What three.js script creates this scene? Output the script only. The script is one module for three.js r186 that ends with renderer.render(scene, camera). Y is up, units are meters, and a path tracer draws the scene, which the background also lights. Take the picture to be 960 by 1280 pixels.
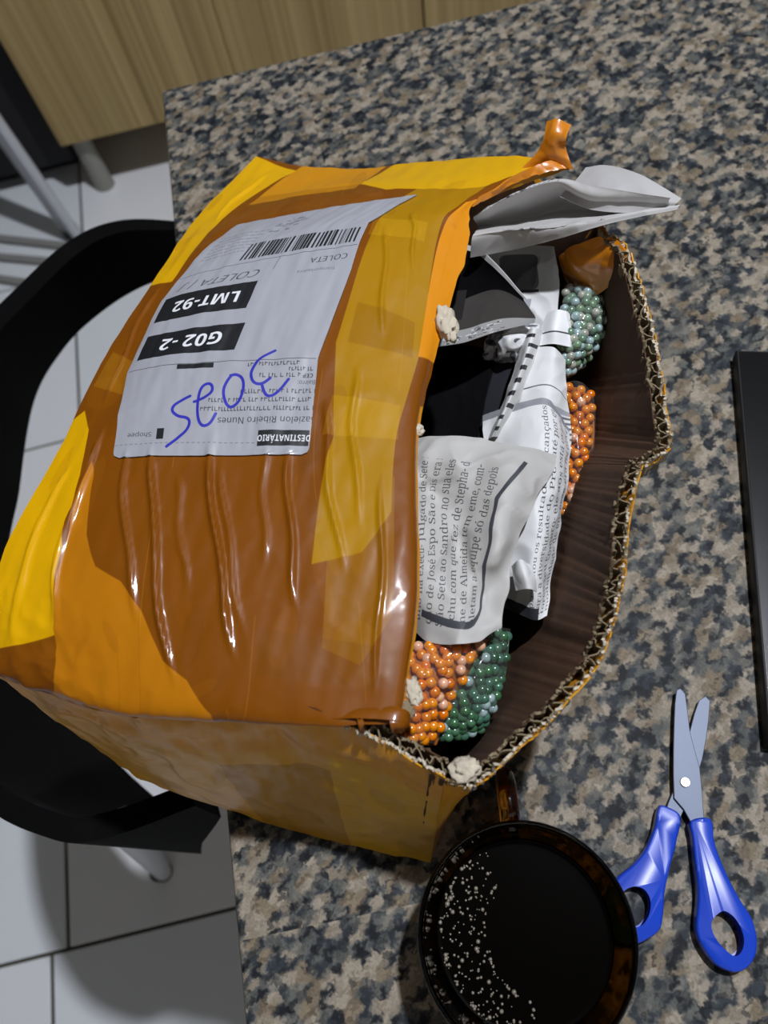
import * as THREE from 'three';
import { mergeGeometries, mergeVertices, toCreasedNormals } from 'three/addons/utils/BufferGeometryUtils.js';
import { RoundedBoxGeometry } from 'three/addons/geometries/RoundedBoxGeometry.js';
import { ImprovedNoise } from 'three/addons/math/ImprovedNoise.js';

// ---------------------------------------------------------------- camera, light, exposure
const scene = new THREE.Scene();
scene.background = new THREE.Color(0x0b0c0e);
const renderer = new THREE.WebGLRenderer({ antialias: true });
renderer.toneMapping = THREE.LinearToneMapping;
renderer.toneMappingExposure = 1.04;
renderer.shadowMap.enabled = true;

const TABLE = 0.8;                                   // height of the granite top above the floor
const camera = new THREE.PerspectiveCamera(67.38, 0.75, 0.02, 20);
camera.position.set(0, 1.23, 0);
camera.up.set(0.22087, 0.4365, -0.87217);
camera.lookAt(-0.0239, 0.33843, -0.45226);
camera.focus = 0.37; camera.userData.focus = 0.37; camera.userData.fStop = 9;

const LAMP = [0.5, 2.75, -0.42];
const lampLight = new THREE.PointLight(0xf1f5ff, 11.5);
lampLight.position.set(LAMP[0], LAMP[1] - 0.06, LAMP[2]);
lampLight.castShadow = true; lampLight.shadow.radius = 1.9;
lampLight.shadow.mapSize.set(2048, 2048);
scene.add(lampLight);

// ---------------------------------------------------------------- helpers
const V = (a) => new THREE.Vector3(a[0], a[1], a[2]);
let seed = 7;
const rnd = () => { seed = (seed * 1664525 + 1013904223) >>> 0; return seed / 4294967296; };
const noise = new ImprovedNoise();
const clamp = (x, a, b) => Math.min(b, Math.max(a, x));
const smooth = (a, b, x) => { const t = clamp((x - a) / (b - a), 0, 1); return t * t * (3 - 2 * t); };
const used = new Map();
function numbered(name) { const n = used.get(name) ?? 0; used.set(name, n + 1); return n ? name + '_' + String(n).padStart(3, '0') : name; }
function tag(o, label, category, group) { o.userData.label = label; o.userData.category = category; if (group) o.userData.group = group; return o; }
function thing(name, label, category, at = [0, 0, 0], group) {
  const g = new THREE.Group(); g.name = numbered(name); g.position.set(...at);
  scene.add(g); return tag(g, label, category, group);
}
// a mesh whose geometry is given in world metres, put under a thing (or under one of its parts, which stand at the thing's own origin)
function part(name, geo, mat, parent, label) {
  let root = parent; while (root.parent && root.parent !== scene) root = root.parent;
  geo.translate(-root.position.x, -root.position.y, -root.position.z);
  const m = new THREE.Mesh(geo, mat); m.name = name; m.castShadow = m.receiveShadow = true;
  if (label) m.userData.label = label;
  parent.add(m); return m;
}
function structure(name, geo, mat, parent = scene) {
  const m = new THREE.Mesh(geo, mat); m.name = name; m.castShadow = m.receiveShadow = true;
  if (parent === scene) m.userData.kind = 'structure';
  parent.add(m); return m;
}
const boxGeo = (x0, y0, z0, x1, y1, z1, r = 0) => (r ? new RoundedBoxGeometry(x1 - x0, y1 - y0, z1 - z0, 3, r) : new THREE.BoxGeometry(x1 - x0, y1 - y0, z1 - z0)).translate((x0 + x1) / 2, (y0 + y1) / 2, (z0 + z1) / 2);
function tube(points, r, seg = 24, radial = 10) { return new THREE.TubeGeometry(new THREE.CatmullRomCurve3(points.map(V)), seg, r, radial, false); }
function rod(a, b, r0, r1 = r0) {
  const A = V(a), B = V(b), g = new THREE.CylinderGeometry(r1, r0, A.distanceTo(B), 16);
  g.applyQuaternion(new THREE.Quaternion().setFromUnitVectors(new THREE.Vector3(0, 1, 0), B.clone().sub(A).normalize()));
  return g.translate((A.x + B.x) / 2, (A.y + B.y) / 2, (A.z + B.z) / 2);
}
function merge(list) { return mergeGeometries(list.map((g) => { const n = g.index ? g.toNonIndexed() : g; for (const k of Object.keys(n.attributes)) if (!['position', 'normal', 'uv'].includes(k)) n.deleteAttribute(k); return n; })); }

// smooth surface through a net of points: rows[t][s]
function cr(p0, p1, p2, p3, t) { return 0.5 * (2 * p1 + (p2 - p0) * t + (2 * p0 - 5 * p1 + 4 * p2 - p3) * t * t + (3 * p1 - p0 - 3 * p2 + p3) * t * t * t); }
function spline(list, t) {
  const n = list.length - 1, f = clamp(t, 0, 1) * n, i = Math.min(n - 1, Math.floor(f)), k = f - i;
  const g = (j) => j < 0 ? list[0].map((v, c) => 2 * v - list[1][c]) : j > n ? list[n].map((v, c) => 2 * v - list[n - 1][c]) : list[j];
  const a = g(i - 1), b = g(i), c = g(i + 1), d = g(i + 2);
  return b.map((_, q) => cr(a[q], b[q], c[q], d[q], k));
}
const net = (rows) => (s, t) => spline(rows.map((r) => spline(r, s)), t);
// a sheet of the given thickness over S(s, t); shift(s, t, point, normal) moves points along the surface normal or returns a new point
function sheet(S, nu, nv, thick, move, edge) {
  const P = [], N = [], idx = (i, j) => j * (nu + 1) + i;
  for (let j = 0; j <= nv; j++) for (let i = 0; i <= nu; i++) {
    let s = i / nu, t = j / nv;
    if (edge) [s, t] = edge(s, t);
    P.push(V(S(s, t)));
  }
  const normals = () => { N.length = 0; for (let j = 0; j <= nv; j++) for (let i = 0; i <= nu; i++) {
    const a = P[idx(Math.min(nu, i + 1), j)].clone().sub(P[idx(Math.max(0, i - 1), j)]), b = P[idx(i, Math.min(nv, j + 1))].clone().sub(P[idx(i, Math.max(0, j - 1))]);
    N.push(a.cross(b).normalize());
  } };
  normals();
  if (move) { const d = []; for (let j = 0; j <= nv; j++) for (let i = 0; i <= nu; i++) d.push(move(i / nu, j / nv, P[idx(i, j)])); d.forEach((q, k) => P[k].addScaledVector(N[k], q)); normals(); }
  const pos = [], nor = [], uv = [], ind = [], n = P.length;
  const put = (sgn) => P.forEach((p, k) => { const q = sgn > 0 ? p : p.clone().addScaledVector(N[k], -thick); pos.push(q.x, q.y, q.z); nor.push(N[k].x * sgn, N[k].y * sgn, N[k].z * sgn); uv.push((k % (nu + 1)) / nu, Math.floor(k / (nu + 1)) / nv); });
  put(1); if (thick) put(-1);
  for (let j = 0; j < nv; j++) for (let i = 0; i < nu; i++) {
    const a = idx(i, j), b = idx(i + 1, j), c = idx(i + 1, j + 1), d = idx(i, j + 1);
    ind.push(a, b, c, a, c, d);
    if (thick) ind.push(n + a, n + c, n + b, n + a, n + d, n + c);
  }
  if (thick) {
    const rim = []; for (let i = 0; i < nu; i++) rim.push([idx(i, 0), idx(i + 1, 0)]); for (let j = 0; j < nv; j++) rim.push([idx(nu, j), idx(nu, j + 1)]);
    for (let i = nu; i > 0; i--) rim.push([idx(i, nv), idx(i - 1, nv)]); for (let j = nv; j > 0; j--) rim.push([idx(0, j), idx(0, j - 1)]);
    for (const [a, b] of rim) {
      const k = pos.length / 3, A = P[a], B = P[b], A2 = A.clone().addScaledVector(N[a], -thick), B2 = B.clone().addScaledVector(N[b], -thick), m = B.clone().sub(A).cross(A2.clone().sub(A)).normalize().negate();
      for (const [q, w] of [[A, a], [B, b], [B2, b], [A2, a]]) { pos.push(q.x, q.y, q.z); nor.push(m.x, m.y, m.z); uv.push(uv[w * 2], uv[w * 2 + 1]); }
      ind.push(k, k + 2, k + 1, k, k + 3, k + 2);
    }
  }
  const g = new THREE.BufferGeometry();
  g.setAttribute('position', new THREE.Float32BufferAttribute(pos, 3)); g.setAttribute('normal', new THREE.Float32BufferAttribute(nor, 3)); g.setAttribute('uv', new THREE.Float32BufferAttribute(uv, 2)); g.setIndex(ind);
  return g;
}
const crumple = (p, f, k = 0) => { const n1 = noise.noise(p.x * f + k, p.y * f + 3.1, p.z * f - k), n2 = noise.noise(p.x * f * 2.3 - k, p.y * f * 2.3, p.z * f * 2.3 + k * 2); return (1 - Math.abs(n1) * 2) * 0.65 + (1 - Math.abs(n2) * 2) * 0.35 - 0.5; };
function prism(pts, y0, y1, holes = [], bevel = 0.0006, steps = 2) {       // outline [x, z] raised from y0 to y1
  const sh = new THREE.Shape(pts.map((p) => new THREE.Vector2(p[0], -p[1])));
  for (const h of holes) sh.holes.push(new THREE.Path(h.map((p) => new THREE.Vector2(p[0], -p[1]))));
  const g = new THREE.ExtrudeGeometry(sh, { depth: y1 - y0 - 2 * bevel, bevelEnabled: bevel > 0, bevelThickness: bevel, bevelSize: bevel, bevelOffset: -bevel, bevelSegments: steps, curveSegments: 12 });
  return g.rotateX(-Math.PI / 2).translate(0, y0 + bevel, 0);
}
const loop2 = (pts, n = 48) => new THREE.CatmullRomCurve3(pts.map((p) => new THREE.Vector3(p[0], 0, p[1])), true, 'centripetal').getSpacedPoints(n).slice(0, -1).map((p) => [p.x, p.z]);

// ---------------------------------------------------------------- textures
function canvas(w, h, draw) { const c = document.createElement('canvas'); c.width = w; c.height = h; const x = c.getContext('2d'); draw(x, w, h); const t = new THREE.CanvasTexture(c); t.colorSpace = THREE.SRGBColorSpace; t.wrapS = t.wrapT = THREE.RepeatWrapping; t.anisotropy = 8; return t; }
function data(w, h, f, srgb = true) {
  const d = new Uint8Array(w * h * 4);
  for (let y = 0; y < h; y++) for (let x = 0; x < w; x++) { const c = f(x, y); d.set([c[0], c[1], c[2], 255], (y * w + x) * 4); }
  const t = new THREE.DataTexture(d, w, h); t.wrapS = t.wrapT = THREE.RepeatWrapping; t.magFilter = t.minFilter = THREE.LinearFilter; if (srgb) t.colorSpace = THREE.SRGBColorSpace; t.needsUpdate = true; return t;
}
const hash = (x, y, k) => { let h = Math.imul(x, 374761393) ^ Math.imul(y, 668265263) ^ Math.imul(k, 2147483647); h = Math.imul(h ^ (h >>> 13), 1274126177); return ((h ^ (h >>> 16)) >>> 0) / 4294967296; };
function cell(x, y, k, wrap) {
  const cx = Math.floor(x), cy = Math.floor(y); let best = 9, id = 0;
  for (let j = -1; j <= 1; j++) for (let i = -1; i <= 1; i++) {
    const a = ((cx + i) % wrap + wrap) % wrap, b = ((cy + j) % wrap + wrap) % wrap;
    const dx = cx + i + hash(a, b, k) - x, dy = cy + j + hash(a, b, k + 1) - y, d = dx * dx + dy * dy;
    if (d < best) { best = d; id = hash(a, b, k + 2); }
  }
  return id;
}
const GR = 1400;                                      // granite, 0.7 m a side
const grain = (a, b, u, v) => {
  const big = cell(a / 0.7 * 100, b / 0.7 * 122, 11, 10000), mid = cell(a / 0.7 * 170, b / 0.7 * 180, 31, 17000);
  if (big < 0.30) return [142, 132, 116]; if (big < 0.42) return [116, 104, 86]; if (mid < 0.32) return [84, 85, 81]; if (mid < 0.50) return [106, 103, 95]; if (mid < 0.75) return [45, 50, 55]; return [24, 27, 31];
};
const granite = data(GR, GR, (x, y) => {
  const u = x / GR * 0.7, v = y / GR * 0.7, w = 0.0026, c = [0, 0, 0];
  const a = u + v * 0.3 + w * noise.noise(u * 230, v * 230, 1) + w * 0.6 * noise.noise(u * 560, v * 560, 2), b = v + w * noise.noise(u * 230, v * 230, 5) + w * 0.6 * noise.noise(u * 560, v * 560, 8);
  for (const [i, j] of [[0, 0], [0.0009, 0.0004], [-0.0004, 0.0009], [-0.0005, -0.0008]]) { const g = grain(a + i, b + j, u, v); for (let k = 0; k < 3; k++) c[k] += g[k] / 4; }
  const fine = cell(a / 0.7 * 260, b / 0.7 * 260, 51, 26000), f = (fine - 0.5) * 34 + noise.noise(u * 900, v * 900, 4) * 16, m = fine > 0.93 ? 0.5 : 1;
  return c.map((q) => clamp(q * m + f * clamp(q / 110, 0.3, 1), 6, 225));
});
const wood = canvas(1024, 1024, (x, w, h) => {
  x.fillStyle = '#a18a58'; x.fillRect(0, 0, w, h);
  for (let i = 0; i < 420; i++) { const c = rnd(); x.strokeStyle = c < 0.5 ? `rgba(112,90,48,${0.05 + rnd() * 0.2})` : `rgba(196,174,122,${0.05 + rnd() * 0.16})`; x.lineWidth = 1 + rnd() * rnd() * 26; const p = rnd() * w, b = (rnd() - 0.5) * 26; x.beginPath(); x.moveTo(p, 0); x.bezierCurveTo(p + b, h * 0.3, p - b, h * 0.6, p + b * 0.4, h); x.stroke(); }
});
const speck = data(256, 256, (x, y) => { const n = 128 + 60 * noise.noise(x * 0.16, y * 0.16, 1) + 50 * noise.noise(x * 0.5, y * 0.5, 7); return [n, n, n]; }, false);

// ---------------------------------------------------------------- the room
const plaster = new THREE.MeshStandardMaterial({ color: 0x4c4a48, roughness: 0.95, bumpMap: speck, bumpScale: 0.0005 });
const RX0 = -1.9, RX1 = 2.0, RZ0 = -2.2, RZ1 = 1.7, RY = 2.98;
const floor = structure('floor', boxGeo(RX0 - 0.1, -0.1, RZ0 - 0.1, RX1 + 0.1, -0.004, RZ1 + 0.1), new THREE.MeshStandardMaterial({ color: 0x4a463c, roughness: 0.9 }));
{
  const T = 0.452, A = -1.6 * Math.PI / 180, mats = [0xf0f2f4, 0xecf0f3, 0xf3f4f5].map((c) => new THREE.MeshPhysicalMaterial({ color: c, roughness: 0.32, clearcoat: 0.25, clearcoatRoughness: 0.2 }));
  const g = new RoundedBoxGeometry(T - 0.006, 0.008, T - 0.006, 2, 0.0015); let k = 0;
  for (let j = -5; j <= 3; j++) for (let i = -3; i <= 5; i++) {
    const u = (i + 0.5) * T, v = (j + 0.5) * T, x = -0.634 + u * Math.cos(A) + v * -Math.sin(A) * -1, z = -0.036 + v * Math.cos(A) + u * Math.sin(A);
    if (x < RX0 + 0.1 || x > RX1 - 0.1 || z < RZ0 + 0.1 || z > RZ1 - 0.1) continue;
    const m = structure(k ? 'tile_' + String(k).padStart(3, '0') : 'tile', g, mats[(i * 7 + j * 5 + 70) % 3], floor); k++;
    m.position.set(x, -0.004, z); m.rotation.y = -A;
  }
}
structure('ceiling', boxGeo(RX0 - 0.1, RY, RZ0 - 0.1, RX1 + 0.1, RY + 0.1, RZ1 + 0.1), plaster);
structure('wall_north', boxGeo(RX0 - 0.1, 0, RZ0 - 0.1, RX1 + 0.1, RY, RZ0), plaster);
structure('wall_south', boxGeo(RX0 - 0.1, 0, RZ1, RX1 + 0.1, RY, RZ1 + 0.1), new THREE.MeshStandardMaterial({ color: 0xd8d2c6, roughness: 0.95, bumpMap: speck, bumpScale: 0.0005 }));
structure('wall_west', boxGeo(RX0 - 0.1, 0, RZ0, RX0, RY, RZ1), plaster);
structure('wall_east', boxGeo(RX1, 0, RZ0, RX1 + 0.1, RY, RZ1), plaster);

// ---------------------------------------------------------------- ceiling lamp
{
  const t = thing('ceiling_lamp', 'round white bulb hanging from the ceiling on a short cord', 'lamp', [LAMP[0], RY, LAMP[2]]);
  const white = new THREE.MeshStandardMaterial({ color: 0xe8e8e6, roughness: 0.5 });
  part('ceiling_rose', new THREE.CylinderGeometry(0.05, 0.055, 0.025, 32).translate(LAMP[0], RY - 0.0125, LAMP[2]), white, t);
  part('cord', rod([LAMP[0], RY - 0.02, LAMP[2]], [LAMP[0], LAMP[1] + 0.06, LAMP[2]], 0.004), white, t);
  part('socket', new THREE.CylinderGeometry(0.018, 0.02, 0.05, 24).translate(LAMP[0], LAMP[1] + 0.055, LAMP[2]), white, t);
  part('bulb', new THREE.SphereGeometry(0.04, 32, 20).translate(LAMP[0], LAMP[1] - 0.005, LAMP[2]), new THREE.MeshStandardMaterial({ color: 0xffffff, emissive: 0xf4f7ff, emissiveIntensity: 6 }), t);
}

// ---------------------------------------------------------------- kitchen cabinet across the aisle
const woodMat = new THREE.MeshStandardMaterial({ map: wood, roughness: 0.55 });
const darkMat = new THREE.MeshStandardMaterial({ color: 0x17161a, roughness: 0.7 });
{
  const Z0 = -1.612, x0 = [-0.5608, 0.1513, -1.612][0], s1 = [-0.1432, 0.2364, -1.612][0], s2 = [0.2734, 0.2424, -1.612][0], end = 1.35;
  const t = thing('kitchen_cabinet', 'light wood kitchen base cabinet on short legs beyond the counter', 'cabinet', [0.4, 0, -1.9]);
  part('carcass', boxGeo(x0 + 0.004, 0.152, RZ0 + 0.02, end, 0.86, Z0 - 0.02), woodMat, t);
  const uvDoor = (g) => { const u = g.attributes.uv, p = g.attributes.position; for (let i = 0; i < u.count; i++) u.setXY(i, (p.getX(i) + t.position.x * 0) * 1.15, p.getY(i) * 0.5); return g; };
  let a = x0;
  for (const [b, gap] of [[s1, 0.0015], [s2, 0.005], [0.66, 0.003], [end, 0.003]]) { part('door', uvDoor(boxGeo(a, 0.15, Z0 - 0.018, b - gap, 0.83, Z0, 0.0015)), woodMat, t); a = b; }
  part('countertop', boxGeo(x0 - 0.01, 0.86, RZ0 + 0.01, end + 0.02, 0.89, Z0 + 0.03, 0.004), new THREE.MeshStandardMaterial({ color: 0x55524e, roughness: 0.3 }), t);
  const legMat = new THREE.MeshStandardMaterial({ color: 0x8d8d84, roughness: 0.5 });
  for (const [lx, lz] of [[-0.527, -1.655], [0.3, -1.66], [1.25, -1.66], [-0.52, -2.1], [1.25, -2.1]]) part('leg', new THREE.CylinderGeometry(0.021, 0.024, 0.152, 20).translate(lx, 0.076, lz), legMat, t);
  const f = thing('kitchen_range', 'dark appliance front left of the wooden cabinet, mostly out of frame', 'appliance', [-1.0, 0, -1.95]);
  part('body', boxGeo(-1.3, 0.05, RZ0 + 0.02, x0 - 0.015, 0.86, -1.70, 0.006), darkMat, f);
  part('plinth', boxGeo(-1.28, 0, RZ0 + 0.03, x0 - 0.03, 0.05, -1.76), darkMat, f);
}

// ---------------------------------------------------------------- granite counter
{
  const t = thing('granite_counter', 'speckled grey and beige granite counter the parcel stands on', 'counter', [0.6, 0, -0.31]);
  const X0 = -0.129, X1 = 1.45, Z0 = -0.687, Z1 = 0.078, g = boxGeo(X0, TABLE - 0.03, Z0, X1, TABLE, Z1, 0.003);
  const u = g.attributes.uv, p = g.attributes.position, n = g.attributes.normal;
  for (let i = 0; i < u.count; i++) { const ny = Math.abs(n.getY(i)), nx = Math.abs(n.getX(i)); if (ny > 0.6) u.setXY(i, p.getX(i) / 0.7, p.getZ(i) / 0.7); else if (nx > 0.6) u.setXY(i, p.getY(i) / 0.7, p.getZ(i) / 0.7); else u.setXY(i, p.getX(i) / 0.7, p.getY(i) / 0.7); }
  part('countertop', g, new THREE.MeshPhysicalMaterial({ map: granite, roughness: 0.6, specularIntensity: 0.35 }), t);
  part('support_wall', boxGeo(0.30, 0, -0.55, 1.4, TABLE - 0.03, -0.1), plaster, t);
}

// ---------------------------------------------------------------- the torn parcel
const kraft = canvas(512, 512, (x, w, h) => {
  x.fillStyle = '#472c14'; x.fillRect(0, 0, w, h);
  for (let i = 0; i < 1500; i++) { x.strokeStyle = rnd() < 0.5 ? 'rgba(70,44,20,0.10)' : 'rgba(190,150,100,0.10)'; x.lineWidth = 1 + rnd() * 2; const a = rnd() * w, b = rnd() * h; x.beginPath(); x.moveTo(a, b); x.lineTo(a + (rnd() - 0.5) * 30, b + (rnd() - 0.5) * 8); x.stroke(); }
});
const kraftMat = new THREE.MeshStandardMaterial({ map: kraft, roughness: 0.85 });
const fluteMat = new THREE.MeshStandardMaterial({ color: 0x85765c, roughness: 0.95, bumpMap: speck, bumpScale: 0.0004 });
const paleMat = new THREE.MeshStandardMaterial({ color: 0xc8bda8, roughness: 0.95, bumpMap: speck, bumpScale: 0.0005 });
const foil = (map, o = {}) => new THREE.MeshPhysicalMaterial({ map, roughness: 0.42, clearcoat: 0.4, clearcoatRoughness: 0.12, specularIntensity: 0.35, ...o });
const TW = 1024, sp = (s, t) => [s * TW, (1 - (1 + 6 * t) / 7) * TW];       // t counts from the near edge of the lid; the strip below it is folded down over the near wall
function poly(x, pts, fill) { x.fillStyle = fill; x.beginPath(); pts.forEach(([s, t], i) => { const q = sp(s, t); i ? x.lineTo(...q) : x.moveTo(...q); }); x.closePath(); x.fill(); }
function grime(x, w, h, n, tones) { for (let i = 0; i < n; i++) { x.fillStyle = tones[Math.floor(rnd() * tones.length)]; x.beginPath(); const r = 8 + rnd() * 60; x.ellipse(rnd() * w, rnd() * h, r, r * (0.2 + rnd() * 0.6), rnd() * 3, 0, 7); x.fill(); } }
const topTape = canvas(TW, TW, (x, w, h) => {
  x.fillStyle = '#7e4604'; x.fillRect(0, 0, w, h);  // brown tape, darkened to paint in the shaded middle of the panel
  poly(x, [[0, 0.02], [0.13, 0.08], [0.128, 0.2], [0.11, 0.30], [0.075, 0.37], [0.03, 0.40], [0, 0.385]], '#dfa800');           // yellow tape patches, with the lit parts of the lid painted into their colour
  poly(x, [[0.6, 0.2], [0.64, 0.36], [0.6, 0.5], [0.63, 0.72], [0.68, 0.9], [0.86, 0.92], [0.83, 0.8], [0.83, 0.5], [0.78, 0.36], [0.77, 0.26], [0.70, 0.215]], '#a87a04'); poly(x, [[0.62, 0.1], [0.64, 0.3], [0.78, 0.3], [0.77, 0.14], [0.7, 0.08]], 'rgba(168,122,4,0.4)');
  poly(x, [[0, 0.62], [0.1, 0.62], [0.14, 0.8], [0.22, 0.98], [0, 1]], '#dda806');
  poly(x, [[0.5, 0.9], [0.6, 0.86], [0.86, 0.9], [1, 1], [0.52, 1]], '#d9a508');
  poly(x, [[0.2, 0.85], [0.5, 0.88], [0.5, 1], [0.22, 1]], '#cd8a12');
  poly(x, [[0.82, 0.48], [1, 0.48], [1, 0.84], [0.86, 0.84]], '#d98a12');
  poly(x, [[0.12, -0.17], [0.44, -0.17], [0.42, -0.02], [0.375, 0.045], [0.33, 0.07], [0.29, 0.13], [0.25, 0.165], [0.2, 0.18], [0.17, 0.22], [0.15, 0.3], [0.135, 0.32]], '#b8720a');  // lighter tone paints the lit near-left area up to the curved shadow edge
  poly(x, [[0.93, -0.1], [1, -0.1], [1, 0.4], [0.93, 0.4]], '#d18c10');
  grime(x, w, h, 70, ['rgba(150,84,4,0.12)', 'rgba(226,160,20,0.06)', 'rgba(96,52,0,0.10)']);
  for (const [s0, t0, s1, t1, c] of [[0.62, 0.74, 0.78, 0.70, 0], [0.63, 0.56, 0.79, 0.53, 1], [0.62, 0.42, 0.78, 0.40, 0], [0.2, 0.88, 0.5, 0.9, 1], [0.02, 0.5, 0.16, 0.48, 0], [0.5, 0.12, 0.8, 0.1, 1]]) { const q = sp(s0, t0), k = sp(s1, t1); x.fillStyle = c ? 'rgba(110,62,0,0.22)' : 'rgba(232,178,40,0.2)'; x.beginPath(); x.moveTo(...q); x.lineTo(...k); x.lineTo(k[0] + 6, k[1] + 46); x.lineTo(q[0] - 4, q[1] + 52); x.fill(); }     // overlapping tape ends
  x.lineWidth = 1.5; for (let i = 0; i < 46; i++) { x.strokeStyle = rnd() < 0.5 ? 'rgba(90,46,0,0.16)' : 'rgba(240,176,60,0.2)'; x.beginPath(); const a = rnd() * w, b = rnd() * h; x.moveTo(a, b); x.lineTo(a + (rnd() - 0.5) * 60, b + 30 + rnd() * 160); x.stroke(); }
});
const sideTape = canvas(1024, 512, (x, w, h) => {
  x.fillStyle = '#d69a1a'; x.fillRect(0, 0, w, h);
  x.fillStyle = '#d8951f'; x.fillRect(0, 0, w, h * 0.22);
  x.fillStyle = 'rgba(150,104,20,0.5)'; x.fillRect(w * 0.42, h * 0.3, w * 0.3, h * 0.7);
  x.fillStyle = 'rgba(214,170,40,0.45)'; x.fillRect(w * 0.72, h * 0.2, w * 0.28, h * 0.8);
  grime(x, w, h, 70, ['rgba(140,92,10,0.12)', 'rgba(236,184,60,0.12)', 'rgba(214,160,126,0.12)']);
  for (let i = 0; i < 60; i++) { x.strokeStyle = rnd() < 0.5 ? 'rgba(84,52,0,0.2)' : 'rgba(244,196,90,0.2)'; x.lineWidth = 1 + rnd() * 2; x.beginPath(); const a = rnd() * w, b = rnd() * h; x.moveTo(a, b); x.lineTo(a + 30 + rnd() * 120, b + (rnd() - 0.5) * 30); x.stroke(); }
});
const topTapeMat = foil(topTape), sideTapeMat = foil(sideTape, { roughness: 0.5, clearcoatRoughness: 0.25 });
const orangeMat = new THREE.MeshPhysicalMaterial({ color: 0xd4800c, roughness: 0.4, clearcoat: 0.9, clearcoatRoughness: 0.2 });

const parcel = thing('cardboard_box', 'torn open cardboard parcel wrapped in yellow and orange tape', 'box', [-0.03, TABLE, -0.21]);
const topNet = net([
  [[-0.2019, 0.91, -0.1304], [-0.1471, 0.917, -0.0979], [-0.0994, 0.923, -0.081], [-0.0527, 0.933, -0.0696], [-0.0216, 0.937, -0.0639], [-0.0171, 0.932, -0.064]],
  [[-0.1918, 0.924, -0.1288], [-0.1386, 0.932, -0.0988], [-0.094, 0.938, -0.0829], [-0.0507, 0.939, -0.0701], [-0.0214, 0.938, -0.064], [-0.017, 0.933, -0.0641]],
  [[-0.1825, 0.93, -0.1733], [-0.1343, 0.941, -0.1473], [-0.0868, 0.943, -0.1297], [-0.0429, 0.943, -0.1175], [-0.0078, 0.942, -0.1081], [-0.0008, 0.936, -0.108]],
  [[-0.1556, 0.932, -0.2217], [-0.1207, 0.942, -0.205], [-0.0758, 0.944, -0.1915], [-0.0333, 0.944, -0.1806], [0.0055, 0.942, -0.174], [0.0134, 0.936, -0.1764]],
  [[-0.1292, 0.932, -0.2759], [-0.0987, 0.942, -0.259], [-0.0583, 0.946, -0.248], [-0.013, 0.946, -0.2367], [0.023, 0.942, -0.2285], [0.0332, 0.935, -0.2263]],
  [[-0.0974, 0.928, -0.3319], [-0.0697, 0.938, -0.3202], [-0.0356, 0.942, -0.3122], [0.0093, 0.944, -0.2992], [0.0446, 0.943, -0.2934], [0.0623, 0.936, -0.282]],
  [[-0.0778, 0.912, -0.3839], [-0.0508, 0.921, -0.3675], [-0.0134, 0.927, -0.3547], [0.0259, 0.932, -0.3402], [0.0605, 0.941, -0.3126], [0.0741, 0.939, -0.3128]],
  [[-0.0417, 0.898, -0.4404], [-0.0163, 0.901, -0.4193], [0.0161, 0.904, -0.4006], [0.058, 0.912, -0.3819], [0.1033, 0.926, -0.3538], [0.1251, 0.934, -0.3288]],
]);
const RIDGES = [[0.33, 0.275, 0.05, 0.345, 0.0020], [0.33, 0.387, 0.09, 0.457, 0.0021], [0.31, 0.415, 0.12, 0.47, 0.0010], [0.33, 0.215, 0.12, 0.285, 0.0014], [0.33, 0.55, 0.15, 0.568, 0.0015], [0.34, 0.50, 0.2, 0.51, 0.0007], [0.30, 0.33, 0.16, 0.37, 0.0007], [0.4, 0.615, 0.2, 0.66, 0.0012], [0.36, 0.13, 0.1, 0.125, 0.0022], [0.52, 0.70, 0.7, 0.66, 0.0010], [0.45, 0.66, 0.25, 0.7, 0.0011], [0.75, 0.72, 0.6, 0.765, 0.0010], [0.3, 0.06, 0.06, 0.05, 0.0013], [0.6, 0.05, 0.42, 0.09, 0.0012], [0.28, 0.745, 0.05, 0.735, 0.0010], [0.95, 0.13, 0.8, 0.11, 0.0012]];
function topRelief(s, tt, p) {
  const t = (tt * 7 - 1) / 6;
  const along = p.x * 0.416 - p.z * 0.909, over = p.x * 0.909 + p.z * 0.416;
  let d = 0.0009 * crumple(p, 20, 2) + 0.00045 * noise.noise(over * 130, along * 22, 4) + 0.0002 * crumple(p, 60, 9);
  for (const [t0, s0, t1, s1, h] of RIDGES) { const k = (t - t0) / (t1 - t0); if (k < -0.1 || k > 1.1) continue; const c = s0 + (s1 - s0) * k + 0.004 * Math.sin(k * 9 + s0 * 40), w = (s - c) / 0.0052; d += 1.35 * h * Math.exp(-w * w) * smooth(-0.1, 0.12, k) * smooth(1.1, 0.75, k); }
  const corner = smooth(0.2, 0.02, t) * smooth(0.35, 0.05, s); d += corner * 0.0024 * crumple(p, 45, 4);
  return d;
}
const topEdge = (s, t) => [s * (1 - (0.012 + 0.012 * noise.noise(t * 46, 1.5, 2) + 0.02 * Math.max(0, noise.noise(t * 13, 7, 2))) * smooth(0.9, 1, s)), t];
const topPanel = part('label_panel', sheet(topNet, 190, 230, 0.0035, topRelief, topEdge), topTapeMat, parcel, 'taped panel with the shipping label');

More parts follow.
